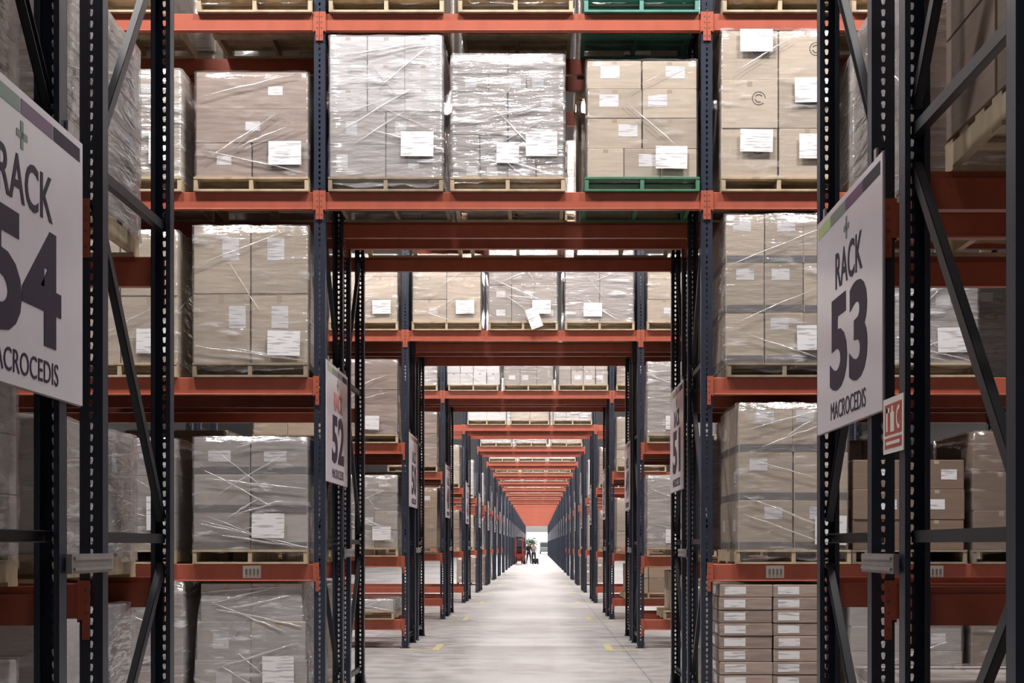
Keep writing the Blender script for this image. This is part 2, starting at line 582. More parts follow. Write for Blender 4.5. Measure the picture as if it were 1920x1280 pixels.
LVN = {1: 'first-level', 2: 'second-level', 3: 'third-level', 4: 'top-level', 'low': 'ankle-high'}
BEAMN = [0]
def place_beam(bay, r, yk, lev, side_label=None):
    """yk: 0 front of front rack, 1 rear of front rack, 2 front of back rack, 3 rear of back rack"""
    y0 = row_y(r)
    y, rz = [(y0 + 0.024, 0), (y0 + DEPTH - 0.024, math.pi), (y0 + BACK + 0.024, 0), (y0 + BACK + DEPTH - 0.024, math.pi)][yk]
    if r == 0 and yk == 0:
        y -= DEPTH * 0.15
    x = (XL + XR) / 2 + bay * BAY
    e = empty('rack_beam', (x, y, LV[lev]), rz)
    link('beam_profile', BEAM, e)
    link('end_connector', CONN, e, (LBEAM / 2, 0, 0))
    link('end_connector', CONN, e, (-LBEAM / 2, 0, 0), None, (-1, 1, 1))
    if side_label is not None:
        for sx in side_label:
            link('location_label', LOCLAB, e, (sx - x, 0, 0))
    w = {-1: 'left bay', 0: 'over tunnel', 1: 'right bay'}[bay]
    k = ['front edge of front rack', 'rear edge of front rack', 'front edge of back rack', 'rear edge of back rack'][yk]
    tag(e, f"{LVN[lev]} orange-red beam {w}, {k}, {ORD[r]} row", 'rack beam', None)
    BEAMN[0] += 1

for r in range(NROWS):
    for yk in range(4):
        if r == 0:
            for bay in (-1, 1):
                for lev in (1, 2):
                    place_beam(bay, r, yk, lev)
            continue
        place_beam(0, r, yk, 3)
        if r <= 2:
            place_beam(0, r, yk, 4)
        if r <= 4:
            for bay in (-1, 1):
                for lev in ([1, 2, 3, 4] if r == 1 else ['low', 1, 2, 3]):
                    lab = None
                    if r == 1 and lev == 1 and yk == 0:
                        lab = (-2.55,) if bay == -1 else (2.11, 3.53)
                    place_beam(bay, r, yk, lev, lab)
        elif r <= 9 and yk < 2:
            for bay in (-1, 1):
                for lev in (1, 2):
                    place_beam(bay, r, yk, lev)

# ------------------------------------------------------------------ pallets and loads
PAL_H = 0.125
def pallet_mesh(k, w=1.02, d=1.2):
    b = MB()
    rng = random.Random(hash(k) % 97)
    for i in range(7):                      # top deck boards run along x
        y = -d / 2 + i * (d - 0.10) / 6
        b.box(-w / 2, w / 2, y, y + 0.10, PAL_H - 0.018, PAL_H, k)
    for y in (-d / 2, -0.05, d / 2 - 0.10):
        b.box(-w / 2, w / 2, y, y + 0.10, 0, 0.018, k)
    for x in (-w / 2, -0.0175, w / 2 - 0.035):
        b.box(x, x + 0.035, -d / 2 + 0.004, d / 2 - 0.004, 0.018, PAL_H - 0.018, k)
    return b.mesh('wooden_pallet')
PALLETS = {k: pallet_mesh(k) for k in ('wood', 'oldwood', 'green', 'teal')}

CART = {}
def carton_mesh(w, d, h, k, band):
    key = (round(w, 2), round(d, 2), round(h, 2), k, band)
    if key in CART:
        return CART[key]
    w, d, h = key[:3]
    b = MB()
    b.bbox(-w / 2, w / 2, -d / 2, d / 2, 0, h, k, 0.005)
    if not band:
        for s in (-1, 1):
            y = s * (d / 2)
            b.box(-0.022, 0.022, min(y, y + s * 0.0008), max(y, y + s * 0.0008), h * 0.86, h - 0.006, 'tape')
    else:
        b.box(-w / 2 + 0.006, w / 2 - 0.006, -d / 2 - 0.001, d / 2 + 0.001, 0.008, min(0.07, h * .25), 'band')
        b.box(-w / 2 - 0.001, w / 2 + 0.001, -d / 2 + 0.006, d / 2 - 0.006, 0.008, min(0.07, h * .25), 'band')
    me = b.mesh('carton')
    CART[key] = (me, w, d, h)
    return CART[key]

def label_mesh(w, h):
    key = ('L', round(w, 2), round(h, 2))
    if key not in CART:
        b = MB(); b.box(-w / 2, w / 2, -0.0012, 0, -h / 2, h / 2, 'paper')
        CART[key] = b.mesh('shipping_label')
    return CART[key]

def ring_mesh(R):
    b = MB(); n = 24
    for r0, r1, a0, a1 in ((R, R * .86, 0, 21), (R * .62, R * .44, 2, 10), (R * .62, R * .44, 13, 20)):
        for i in range(a0, a1):
            base = len(b.v)
            for a in (i, i + 1):
                t = 2 * math.pi * a / n
                for rr in (r0, r1):
                    b.v += [(rr * math.cos(t), -0.001, rr * math.sin(t)), (rr * math.cos(t), 0, rr * math.sin(t))]
            b.face([base, base + 2, base + 6, base + 4], 'ink')
            b.face([base, base + 4, base + 5, base + 1], 'ink')
            b.face([base + 2, base + 3, base + 7, base + 6], 'ink')
    return b.mesh('printed_emblem')
RING = None

def film_mesh(w, d, h, k, seed, taper=0.0, skirt=0.05, glints=6, sag=0.0):
    rng = random.Random(seed)
    b = MB()
    per = []
    R = 0.03
    nx, ny = 9, 9
    def side(x0, y0, x1, y1, n):
        for i in range(n):
            t = i / n
            per.append((x0 + (x1 - x0) * t, y0 + (y1 - y0) * t))
    hw, hd = w / 2, d / 2
    side(-hw + R, -hd, hw - R, -hd, nx); per.append((hw - R, -hd))
    side(hw, -hd + R, hw, hd - R, ny); per.append((hw, hd - R))
    side(hw - R, hd, -hw + R, hd, nx); per.append((-hw + R, hd))
    side(-hw, hd - R, -hw, -hd + R, ny); per.append((-hw, -hd + R))
    n = len(per)
    nz = 12
    rows = [(-skirt, 1.005)] + [(h * j / nz, 1.0 - taper * (j / nz) ** 2) for j in range(nz + 1)]
    for j, (z, s) in enumerate(rows):
        for i, (x, y) in enumerate(per):
            a = rng.uniform(0.0, 0.007)
            zz = z
            if j == 0:
                zz = z + rng.uniform(-0.02, 0.03)
            if j == len(rows) - 1:
                zz = z + rng.uniform(-0.002, 0.010)
            b.v.append((x * s + math.copysign(a, x), y * s + math.copysign(a, y), zz))
    for j in range(len(rows) - 1):
        for i in range(n):
            q = (i + 1) % n
            b.face([j * n + i, j * n + q, (j + 1) * n + q, (j + 1) * n + i], k)
    top = (len(rows) - 1) * n
    c = len(b.v)
    for i, (x, y) in enumerate(per):
        s = (1 - taper)
        b.v.append((x * s * 0.86, y * s * 0.86, h + 0.006 + rng.uniform(0, 0.012 + sag)))
    for i in range(n):
        q = (i + 1) % n
        b.face([top + i, top + q, c + q, c + i], k)
    b.face([c + i for i in range(n)], k)
    # oblique whitish ribbons that stand in for highlights on the film's wrinkles
    for _ in range(glints):
        z0 = rng.uniform(0.1, 0.95) * h
        z1 = max(0.02, min(h * 0.97, z0 + rng.choice((-1, 1)) * rng.uniform(0.08, 0.45)))
        sd = rng.choice('FFFLR')
        wd = rng.uniform(0.005, 0.016)
        t0, t1 = sorted((rng.uniform(0, 0.45), rng.uniform(0.55, 1)))
        seg = 7
        pts = []
        for i in range(seg + 1):
            t = t0 + (t1 - t0) * i / seg
            z = z0 + (z1 - z0) * i / seg + rng.uniform(-0.006, 0.006)
            sc = 1 - taper * (max(0, z) / h) ** 2
            g = 0.010
            if sd == 'F':
                pts.append(((-hw + w * t) * sc, -hd * sc - g, z))
            elif sd == 'R':
                pts.append((hw * sc + g, (-hd + d * t) * sc, z))
            else:
                pts.append((-hw * sc - g, (hd - d * t) * sc, z))
        base = len(b.v)
        for i, p in enumerate(pts):
            ww = wd * (0.35 + math.sin(math.pi * i / seg)) * rng.uniform(0.7, 1.2)
            nrm = {'F': (0, -1), 'R': (1, 0), 'L': (-1, 0)}[sd]
            b.v += [(p[0], p[1], p[2] - ww / 2), (p[0] + nrm[0] * 0.005, p[1] + nrm[1] * 0.005, p[2]), (p[0], p[1], p[2] + ww / 2)]
        for i in range(seg):
            a = base + i * 3
            b.face([a, a + 3, a + 4, a + 1], 'strand'); b.face([a + 1, a + 4, a + 5, a + 2], 'strand')
    return b.mesh('stretch_wrap', True)

SEED = [0]
def build_load(w, d, rows, k, wrap, pallet='wood', labels=0.3, lab=(0.13, 0.09), labz=0.5, band=False, placard=None,
               taper=0.0, emblem=False, seed=None, kmix=None, glints=6, labpos=None, skirt=0.04):
    """one pallet unit: pallet, cartons (> shipping_label), film, placard. Origin at the pallet's base centre."""
    global RING
    if seed is None:
        SEED[0] += 1; seed = SEED[0] * 7 + 1
    rng = random.Random(seed)
    root = empty('pallet_load', (0, 0, 0))
    kids = KIDS.setdefault(root, [])
    kids.append(link('wooden_pallet', PALLETS[pallet], root))
    z = PAL_H
    H = sum(r[0] for r in rows)
    for ri, (h, nc) in enumerate(rows):
        sc = 1.0 - taper * (((z - PAL_H + h * .5)) / H) ** 2 if taper else 1.0
        cw, cd = w * sc / nc, d * sc / 2
        kk = k
        if kmix:
            kk = kmix[ri % len(kmix)]
        me, mw, md, mh = carton_mesh(cw - 0.006, cd - 0.006, h - 0.004, kk, band)
        for iy in range(2):
            for ix in range(nc):
                x = -w * sc / 2 + cw * (ix + .5) + rng.uniform(-.004, .004)
                y = -d * sc / 2 + cd * (iy + .5) + (rng.uniform(-.006, .004) if iy == 0 else rng.uniform(-.004, .006))
                c = link('carton', me, root, (x, y, z), (0, 0, rng.uniform(-.004, .004)))
                kids.append(c)
                ck = KIDS.setdefault(c, [])
                if iy == 0 and (rng.random() < labels):
                    lw, lh = min(lab[0], mw * .8), min(lab[1], mh * .8)
                    px = rng.uniform(-1, 1) * (mw / 2 - lw / 2 - 0.01) * 0.9
                    if labpos is not None:
                        px = labpos * (mw / 2 - lw / 2 - 0.01) * (1 if rng.random() < .9 else .8)
                    pz = lh / 2 + 0.01 + labz * (mh - lh - 0.02)
                    ck.append(link('shipping_label', label_mesh(lw, lh), c, (px, -md / 2 - 0.0002, pz)))
                if iy == 0 and emblem:
                    if RING is None:
                        RING = ring_mesh(0.062)
                    ck.append(link('printed_emblem', RING, c, (mw * 0.16, -md / 2 - 0.0003, mh * 0.62)))
                if ix in (0, nc - 1) and rng.random() < labels * .7:
                    s = -1 if ix == 0 else 1
                    lw, lh = min(lab[0], md * .8), min(lab[1], mh * .8)
                    ck.append(link('shipping_label', label_mesh(lw, lh), c, (s * (mw / 2 + .0002), rng.uniform(-.12, .12), mh * .5), (0, 0, s * math.pi / 2)))
        z += h
    if wrap:
        fm = film_mesh(w + 0.02, d + 0.02, H + 0.004, wrap, seed, taper, skirt, glints)
        kids.append(link('stretch_wrap', fm, root, (0, 0, PAL_H)))
    if placard:
        for p in placard:
            px, pz, pw, ph = p[:4]
            tilt = p[4] if len(p) > 4 else rng.uniform(-.02, .02)
            kids.append(link('placard', label_mesh(pw, ph), root, (px, -d / 2 - 0.024, pz), (0, tilt, 0)))
    return root

def far_load(k, wrap, nc, nr, w, d, H, pallet, seed):
    """distant unit: cartons as one body of blocks"""
    rng = random.Random(seed)
    root = empty('pallet_load', (0, 0, 0))
    kids = KIDS.setdefault(root, [])
    kids.append(link('wooden_pallet', PALLETS[pallet], root))
    b = MB()
    for iz in range(nr):
        for iy in range(2):
            for ix in range(nc):
                x0 = -w / 2 + w / nc * ix; y0 = -d / 2 + d / 2 * iy; z0 = H / nr * iz
                b.bbox(x0 + .003, x0 + w / nc - .003, y0 + .003, y0 + d / 2 - .003, z0, z0 + H / nr - .004, k, 0.005)
                if iy == 0 and rng.random() < .35:
                    xx = x0 + rng.uniform(.03, w / nc - .16)
                    b.box(xx, xx + .12, y0 + .001, y0 + .003, z0 + H / nr * .5, z0 + H / nr * .5 + .08, 'paper')
    kids.append(link('carton_stack', b.mesh('carton_stack'), root, (0, 0, PAL_H)))
    if wrap:
        kids.append(link('stretch_wrap', film_mesh(w + .02, d + .02, H, wrap, seed, 0, .04, 3), root, (0, 0, PAL_H)))
    return root

LNAME = {0: 'on floor', 1: 'first beam level', 2: 'second beam level', 3: 'third beam level', 4: 'top beam level', 'low': 'on ankle-high beams'}
def put(root, r, back, lev, x, look, pos, group=None, dy=0.0):
    y = row_y(r) + (BACK if back else 0) + DEPTH / 2 + dy
    root.location = (x, y, LV[lev] if lev != 0 else 0.0)
    l = f"{look} {LNAME[lev]}, {pos}, {'back' if back else 'front'} rack, {ORD[r]} row"
    tag(root, l, 'pallet load', group)

D = 1.14
# ---- second row (the wall of pallets seen face on), front rack -------------------------------
put(build_load(1.0, D, [(.30, 2), (.29, 2), (.20, 3), (.22, 3), (.25, 3)], 'white', 'filmheavy', 'oldwood', labels=.8, lab=(.10, .12),
               kmix=['grey', 'grey', 'white', 'white', 'white'], placard=[(.28, .42, .29, .22)], glints=14, skirt=.085),
    1, 0, 3, -1.355, 'silver-wrapped grey cartons on pallet', 'left over tunnel')
put(build_load(1.0, D, [(.125, 4), (.125, 4), (.135, 4), (.19, 2), (.19, 2), (.16, 3), (.17, 2)], 'grey', 'filmheavy', 'wood', labels=.5,
               lab=(.10, .08), placard=[(.30, .42, .28, .22), (.0, .34, .2, .18)], glints=12),
    1, 0, 3, -.270, 'milky-wrapped small grey cartons on pallet', 'middle over tunnel')
put(build_load(.98, D, [(.26, 3), (.27, 2), (.26, 2), (.255, 2)], 'tan', 'filmlight', 'green', labels=.6, lab=(.17, .11), labz=.7,
               placard=[(.26, .30, .28, .20)], glints=3),
    1, 0, 3, .925, 'tan cartons on green pallet', 'right over tunnel')
put(build_load(1.0, D, [(.31, 2), (.30, 1), (.33, 1)], 'mauve', 'filmlight', 'wood', labels=.9, lab=(.13, .08), glints=9,
               placard=[(.30, .34, .29, .21)]),
    1, 0, 3, -2.55, 'mauve-brown wrapped cartons on pallet', 'inner left bay')
put(build_load(1.0, D, [(.30, 2), (.33, 2), (.33, 2)], 'tan', 'filmheavy', 'wood', labels=.6, placard=[(.30, .38, .16, .27)]),
    1, 0, 3, -3.68, 'wrapped tan cartons on pallet', 'middle of left bay')
put(build_load(1.02, D, [(.44, 2), (.43, 2), (.45, 2)], 'tan', 'filmlight', 'wood', labels=0, emblem=True, glints=2,
               placard=[(-.20, .45, .29, .20), (.28, .40, .2, .22), (.30, .90, .32, .22), (-.20, 1.34, .29, .20)]),
    1, 0, 3, 2.14, 'tan emblem-printed cartons on pallet', 'inner right bay')
put(build_load(1.0, D, [(.4, 2), (.4, 2), (.3, 2)], 'grey', 'filmheavy', 'wood', labels=.3, glints=14),
    1, 0, 3, 3.30, 'crumpled-film grey cartons on pallet', 'middle of right bay')
# second level
put(build_load(1.02, D, [(.62, 2), (.60, 2)], 'tan', 'film', 'oldwood', labels=.9, lab=(.15, .2), labz=.75, glints=5, skirt=.07,
               placard=[(.30, .30, .29, .22)]),
    1, 0, 2, -2.56, 'two tall tiers of tan cartons', 'inner left bay')
put(build_load(1.02, D, [(.6, 2), (.58, 2)], 'tan', 'film', 'wood', labels=.5, lab=(.14, .16), placard=[(.28, .32, .26, .22)]),
    1, 0, 2, -3.72, 'tall tan cartons with placard', 'middle of left bay')
put(build_load(1.04, D, [(.45, 3), (.44, 3), (.43, 3)], 'tan', 'film', 'oldwood', labels=.75, lab=(.16, .10), labz=.88, band=True,
               placard=[(.26, .35, .3, .22)], glints=4, skirt=.075),
    1, 0, 2, 2.19, 'dark-banded tan cartons with pale labels', 'inner right bay')
put(build_load(1.0, D, [(.38, 2), (.36, 2)], 'grey', 'filmheavy', 'wood', labels=.3, placard=[(.30, .33, .34, .22)], glints=16),
    1, 0, 2, 3.42, 'shiny-wrapped low stack with placard', 'middle of right bay')
# first level
put(build_load(1.02, D, [(.33, 2), (.34, 2), (.33, 2)], 'grey', 'film', 'wood', labels=.5, lab=(.2, .1), band=True, glints=18,
               placard=[(.16, .34, .29, .22)]),
    1, 0, 1, -2.56, 'dark-banded grey wrapped cartons', 'inner left bay')
put(build_load(1.0, D, [(.33, 2), (.33, 2), (.33, 2)], 'grey', 'film', 'wood', labels=.6, lab=(.09, .12), placard=[(.34, .45, .16, .3)]),
    1, 0, 1, -3.74, 'grey wrapped cartons, tall placard', 'middle of left bay')
put(build_load(.98, D, [(.44, 2), (.43, 2), (.43, 2)], 'tan', 'film', 'wood', labels=.8, lab=(.16, .11), labz=.85, band=True, glints=8, skirt=.09,
               placard=[(.33, .3, .28, .26)]),
    1, 0, 1, 2.27, 'tall banded tan cartons', 'inner right bay')
put(build_load(1.0, D, [(.27, 2), (.27, 2), (.26, 2)], 'dark', None, 'oldwood', labels=.7, lab=(.14, .09)),  # brown cartons given a darker colour for the dimness of this bay
    1, 0, 1, 3.30, 'shade-darkened brown unwrapped cartons', 'middle of right bay')
# floor
put(build_load(1.0, D, [(.36, 2), (.34, 2), (.34, 2)], 'grey', 'filmheavy', 'wood', labels=.6, lab=(.14, .14), taper=.12, glints=14,
               placard=[(.25, .40, .28, .24)]),
    1, 0, 0, -2.56, 'round-shouldered film-wrapped grey load', 'inner left bay')
put(build_load(.92, D, [(.32, 2), (.32, 2), (.28, 1), (.13, 1)], 'mauve', 'filmheavy', 'wood', labels=.2, glints=16),
    1, 0, 0, -3.62, 'tall crinkled silver-wrapped load', 'middle of left bay')
put(build_load(.96, D, [(.115, 2)] * 9, 'mauve', None, 'oldwood', labels=1.0, lab=(.19, .07), labz=.6, glints=2, labpos=-0.75),
    1, 0, 0, 2.09, 'many flat brown cartons with pale labels', 'inner right bay')
put(build_load(1.0, D, [(.22, 2), (.22, 2), (.22, 2), (.22, 2), (.2, 2)], 'grey', 'film', 'wood', labels=.5),
    1, 0, 0, 3.28, 'grey wrapped cartons', 'middle of right bay')
# top
put(build_load(1.0, D, [(.35, 2), (.35, 2)], 'tan', 'film', 'wood', labels=.4), 1, 0, 4, -2.52, 'tan wrapped cartons on pallet', 'inner left bay')
put(build_load(1.0, D, [(.35, 2), (.35, 2)], 'grey', 'film', 'wood', labels=.4), 1, 0, 4, -3.85, 'grey wrapped cartons on pallet', 'middle of left bay')
put(build_load(1.0, D, [(.35, 3), (.35, 3)], 'tan', 'film', 'wood', labels=.4), 1, 0, 4, -1.35, 'tan wrapped cartons on pallet', 'left over tunnel')
put(build_load(1.0, D, [(.35, 2), (.35, 2)], 'white', 'filmheavy', 'wood', labels=.4, glints=9), 1, 0, 4, -.20, 'white crinkle-wrapped cartons', 'middle over tunnel')
put(build_load(1.0, D, [(.35, 2), (.35, 2)], 'grey', 'film', 'teal', labels=.4), 1, 0, 4, .92, 'grey cartons on teal pallet', 'right over tunnel')
put(build_load(1.0, D, [(.35, 2), (.35, 2)], 'tan', 'film', 'wood', labels=.4), 1, 0, 4, 2.15, 'tan wrapped cartons on pallet', 'inner right bay')
put(build_load(1.0, D, [(.35, 2), (.35, 2)], 'mauve', 'film', 'wood', labels=.4), 1, 0, 4, 3.30, 'brown wrapped cartons on pallet', 'middle of right bay')

# ---- nearest row, seen from the side through its frames ---------------------------------------
put(build_load(1.04, D, [(.32, 2), (.32, 2), (.30, 2)], 'grey', 'filmheavy', 'wood', labels=.2, glints=10),
    0, 1, 2, -2.60, 'film-wrapped grey load with slanting streaks', 'left of tunnel')
put(build_load(1.04, D, [(.30, 2), (.30, 2)], 'grey', 'filmheavy', 'wood', labels=.6, lab=(.08, .1)),
    0, 1, 1, -2.62, 'low grey wrapped cartons on pallet', 'left of tunnel')
put(build_load(1.02, D, [(.36, 2), (.36, 2), (.36, 2)], 'white', 'filmheavy', 'wood', labels=.3, glints=10),
    0, 1, 0, -2.62, 'pale wrapped cartons with silver film', 'left of tunnel')
put(build_load(1.04, D, [(.4, 2), (.4, 2), (.4, 2)], 'dark', 'film', 'wood', labels=.2, glints=8),
    0, 0, 2, -2.62, 'dark wrapped cartons behind numbered sign', 'left of tunnel')
put(build_load(1.04, D, [(.24, 3), (.24, 3), (.24, 3)], 'grey', 'film', 'wood', labels=.4),
    0, 0, 1, -2.62, 'dim grey wrapped cartons on pallet', 'left of tunnel')
put(build_load(1.04, D, [(.3, 2), (.3, 2), (.32, 1)], 'grey', 'film', 'wood', labels=.2, kmix=['grey', 'grey', 'white']),
    0, 0, 0, -2.62, 'grey cartons topped by white panel', 'left of tunnel')
put(build_load(1.04, D, [(.33, 2), (.33, 2), (.33, 2)], 'grey', 'filmheavy', 'wood', labels=.1, glints=12),
    0, 1, 2, 2.16, 'bright crinkled silver-wrapped load', 'right of tunnel')
put(build_load(1.02, D, [(.25, 2), (.25, 2), (.25, 2)], 'grey', 'film', 'wood', labels=.3, glints=8),
    0, 1, 0, 2.16, 'low grey wrapped cartons', 'right of tunnel')
put(build_load(1.04, D, [(.4, 2), (.4, 2), (.38, 2)], 'dark', None, 'wood', labels=.6),
    0, 0, 2, 2.16, 'dark unwrapped cartons with pallet corner', 'right of tunnel')
put(build_load(1.04, D, [(.24, 2), (.24, 2), (.22, 2)], 'mauve', None, 'wood', labels=.6, lab=(.14, .08)),
    0, 0, 0, 2.22, 'low unwrapped brown cartons', 'right of tunnel')

# ---- templates for the remaining racks --------------------------------------------------------
TPL = [
    ('tan wrapped cartons', build_load(1.0, D, [(.33, 2), (.33, 2), (.33, 2)], 'tan', 'film', 'wood', labels=.5, placard=[(.27, .34, .27, .2)], glints=9)),
    ('grey wrapped cartons', build_load(1.0, D, [(.27, 3), (.27, 3), (.27, 3), (.25, 3)], 'grey', 'film', 'wood', labels=.4, placard=[(.27, .34, .27, .2)])),
    ('silver-wrapped cartons', build_load(1.0, D, [(.36, 2), (.35, 2), (.35, 2)], 'grey', 'filmheavy', 'wood', labels=.3, placard=[(-.1, .3, .27, .2)], glints=16)),
    ('brown wrapped cartons', build_load(1.0, D, [(.22, 2), (.22, 2), (.22, 2), (.22, 2), (.22, 2)], 'mauve', 'filmlight', 'wood', labels=.4, lab=(.15, .1), placard=[(.1, .3, .27, .2)])),
    ('kraft cartons thinly wrapped', build_load(1.0, D, [(.4, 2), (.4, 2), (.4, 2)], 'kraft', 'filmlight', 'oldwood', labels=.4)),
]
USED = set()
def tput(i, *a, **k):
    look, root = TPL[i]
    if i in USED:
        root = copy_tree(root)
    USED.add(i)
    put(root, *a[:4], look, a[4], **k)
    return root

rng = random.Random(11)
POS = {-2.56: 'inner left bay', -3.67: 'middle of left bay', -4.85: 'outer left bay', -1.34: 'left over tunnel', -.22: 'middle over tunnel',
       .90: 'right over tunnel', 2.10: 'inner right bay', 3.27: 'middle of right bay', 4.40: 'outer right bay'}
LEFT, TUN, RIGHT = [-2.56, -3.67], [-1.34, -.22, .90], [2.10, 3.27]
# outer positions of the second row, front rack
for lev, i1, i2 in ((1, 1, 4), (2, 0, 2), (3, 3, 0)):
    tput(i1, 1, 0, lev, -4.82, POS[-4.85])
    tput(i2, 1, 0, lev, 4.37, POS[4.40]) if lev == 3 else None
put(build_load(1.0, D, [(.35, 2), (.35, 2), (.35, 2)], 'dark', 'filmlight', 'oldwood', labels=.3, glints=3),  # added load, its dark colour stands in for shade at this end
    1, 0, 1, 4.37, 'shade-darkened thinly wrapped cartons', 'outer right bay')
put(build_load(1.0, D, [(.3, 2), (.3, 2), (.3, 2)], 'dark', 'film', 'wood', labels=.3), 1, 0, 0, 4.355, 'dark brown wrapped cartons', 'outer right bay')
for lev in (1, 2, 3):
    tput(lev, 1, 1, lev, 4.37, POS[4.40]); tput(lev - 1, 1, 1, lev, -4.80, POS[-4.85])
# second row, back rack
for lev in (0, 1, 2, 3, 4):
    for x in LEFT + RIGHT:
        if (lev, x) in ((2, -2.56),):
            continue
        tput(rng.randrange(5) if lev else 0, 1, 1, lev, x, POS[x])
for lev in (3, 4):
    for x in TUN:
        tput(rng.randrange(5), 1, 1, lev, x, POS[x])
# third row: what shows through the tunnel is placed by hand
hand = {(2, 0, 3, -1.34): 0, (2, 0, 3, -.22): 1, (2, 0, 3, .90): 2, (2, 0, 3, -2.56): 0, (2, 0, 2, -2.56): 3, (2, 0, 1, -2.56): 1,
        (2, 0, 3, 2.10): 0, (2, 0, 2, 2.10): 2, (2, 0, 1, 2.10): 2}
for r in (2, 3):
    for back in (0, 1):
        for lev in ('low', 1, 2, 3):
            xs = LEFT + RIGHT + (TUN if lev == 3 else [])
            if r == 3:
                xs = [LEFT[0], RIGHT[0]] + (TUN if lev == 3 else [])
            for x in xs:
                if lev == 'low':
                    continue
                if r == 3 and not back and lev == 3 and x in TUN:
                    continue
                i = hand.get((r, back, lev, x), rng.randrange(5))
                tput(i, r, back, lev, x, POS[x])
        if r == 2:
            for x in TUN:
                tput(rng.randrange(5), r, back, 4, x, POS[x])
# hanging torn sheet on the middle load of the third row
o = link('hanging_sheet', label_mesh(.18, .30), None, (-.06, row_y(2) - 0.075, LV[3] + .17), (0, -.35, 0))
tag(o, 'white paper sheet hanging askew over beam edge, middle over tunnel, third row', 'paper sheet')
# third row ankle-high loads
put(build_load(1.0, D, [(.16, 2)], 'white', 'filmheavy', 'wood', labels=0, glints=10), 2, 0, 'low', -2.62, 'very low shiny wrapped load', 'inner left bay')
put(build_load(.8, D, [(.30, 2), (.28, 2)], 'tan', None, 'wood', labels=.2), 2, 0, 'low', 2.35, 'low tan cartons', 'inner right bay')
put(build_load(.9, D, [(.30, 2), (.28, 2)], 'kraft', None, 'wood', labels=.2), 3, 0, 'low', 2.25, 'low kraft cartons', 'inner right bay')
# fourth row over the tunnel: white cartons, then two grey wrapped units
put(build_load(1.08, D, [(.24, 4), (.24, 4), (.2, 4)], 'white', 'filmlight', 'wood', labels=.2, glints=2), 3, 0, 3, -1.32, 'bright white cartons on pallet', 'left over tunnel')
put(build_load(1.0, D, [(.3, 3), (.3, 3), (.3, 3)], 'grey', 'film', 'wood', labels=.5, glints=5), 3, 0, 3, -.20, 'grey labelled wrapped cartons', 'middle over tunnel')
put(build_load(1.0, D, [(.3, 4), (.3, 4), (.3, 4)], 'grey', 'filmlight', 'wood', labels=.5, glints=5), 3, 0, 3, .92, 'close-packed grey labelled cartons', 'right over tunnel')

FT = [('tan wrapped cartons', far_load('tan', 'film', 2, 3, 1.0, D, 1.0, 'wood', 5)),
      ('grey wrapped cartons', far_load('grey', 'filmheavy', 3, 4, 1.0, D, 1.05, 'wood', 6)),
      ('brown cartons', far_load('mauve', 'filmlight', 2, 4, 1.0, D, 0.95, 'wood', 7)),
      ('white wrapped cartons', far_load('white', 'film', 2, 3, 1.0, D, 1.1, 'wood', 8))]
FU = set()
def fput(i, *a):
    look, root = FT[i]
    if i in FU:
        root = copy_tree(root)
    FU.add(i)
    put(root, *a[:4], look, a[4])
for r in range(4, 13):
    for x in TUN:
        fput(rng.randrange(4), r, 0, 3, x, POS[x])
    if r > 9:
        continue
    for back in ((0, 1) if r < 5 else (0,)):
        for lev in (1, 2):
            for x in (LEFT[0], RIGHT[0]):
                fput(rng.randrange(4), r, back, lev, x, POS[x])
    if r < 8:
        for x in (LEFT[0], RIGHT[0]):
            fput(2, r, 0, 0, x, POS[x]) if r > 5 else None

# ------------------------------------------------------------------ signs
def text_mesh(name, s, x0, x1, z0, z1, k, bold=0.0, t=0.002):
    cu = bpy.data.curves.new(name, 'FONT')
    cu.body = s
    cu.offset = bold
    cu.extrude = 0.01
    cu.resolution_u = 4
    ob = bpy.data.objects.new(name, cu)
    COL.objects.link(ob)
    dg = bpy.context.evaluated_depsgraph_get()
    me = bpy.data.meshes.new_from_object(ob.evaluated_get(dg))
    bpy.data.objects.remove(ob)
    xs = [v.co.x for v in me.vertices]; ys = [v.co.y for v in me.vertices]
    a, b_, c, d = min(xs), max(xs), min(ys), max(ys)
    for v in me.vertices:
        v.co = ((v.co.x - a) / (b_ - a) * (x1 - x0) + x0, (v.co.y - c) / (d - c) * (z1 - z0) + z0, (v.co.z + .01) / .02 * t)
    me.materials.clear(); me.materials.append(M[k])
    me.update()
    return me

SW, SH = 1.27, 1.08
T_RED = text_mesh('rack_word', 'RACK', -.22, .30, .665, .84, 'signred', 0.012)
def panel(b, x0, x1, y0, y1, z0, z1, k):
    b.box(x0, x1, y0, y1, z0, z1, k)
bb = MB(); bb.box(-SW / 2, SW / 2, 0, SH, -0.006, 0, 'signwhite'); BOARD = bb.mesh('board')
STR = []
for k, a, c in (('signgreen', -.60, -.33), ('signteal', -.32, -.02), ('signpurple', -.01, .30), ('signink', .31, .60)):
    bb = MB(); bb.box(a, c, SH - .085, SH - .03, 0, .0015, k); STR.append(bb.mesh('colour_stripe'))
bb = MB(); bb.box(-.05, .05, .905, .93, 0, .002, 'signteal'); bb.box(-.0125, .0125, .867, .968, 0, .002, 'signteal'); CROSS = bb.mesh('plus_mark')
T_RACK = text_mesh('rack_word', 'RACK', -.22, .30, .665, .84, 'signink', 0.012)
T_MAC = text_mesh('macrocedis_word', 'MACROCEDIS', -.32, .36, .045, .13, 'signink', 0.0)
bb = MB(); bb.box(-SW / 2, SW / 2, -.004, SH + .004, -.012, -.006, 'steel')
for sx in (-1, 1):
    bb.box(sx * .5 - .02, sx * .5 + .02, SH, SH + .05, -.014, -.004, 'steel')
BRACKET = bb.mesh('mounting_frame')
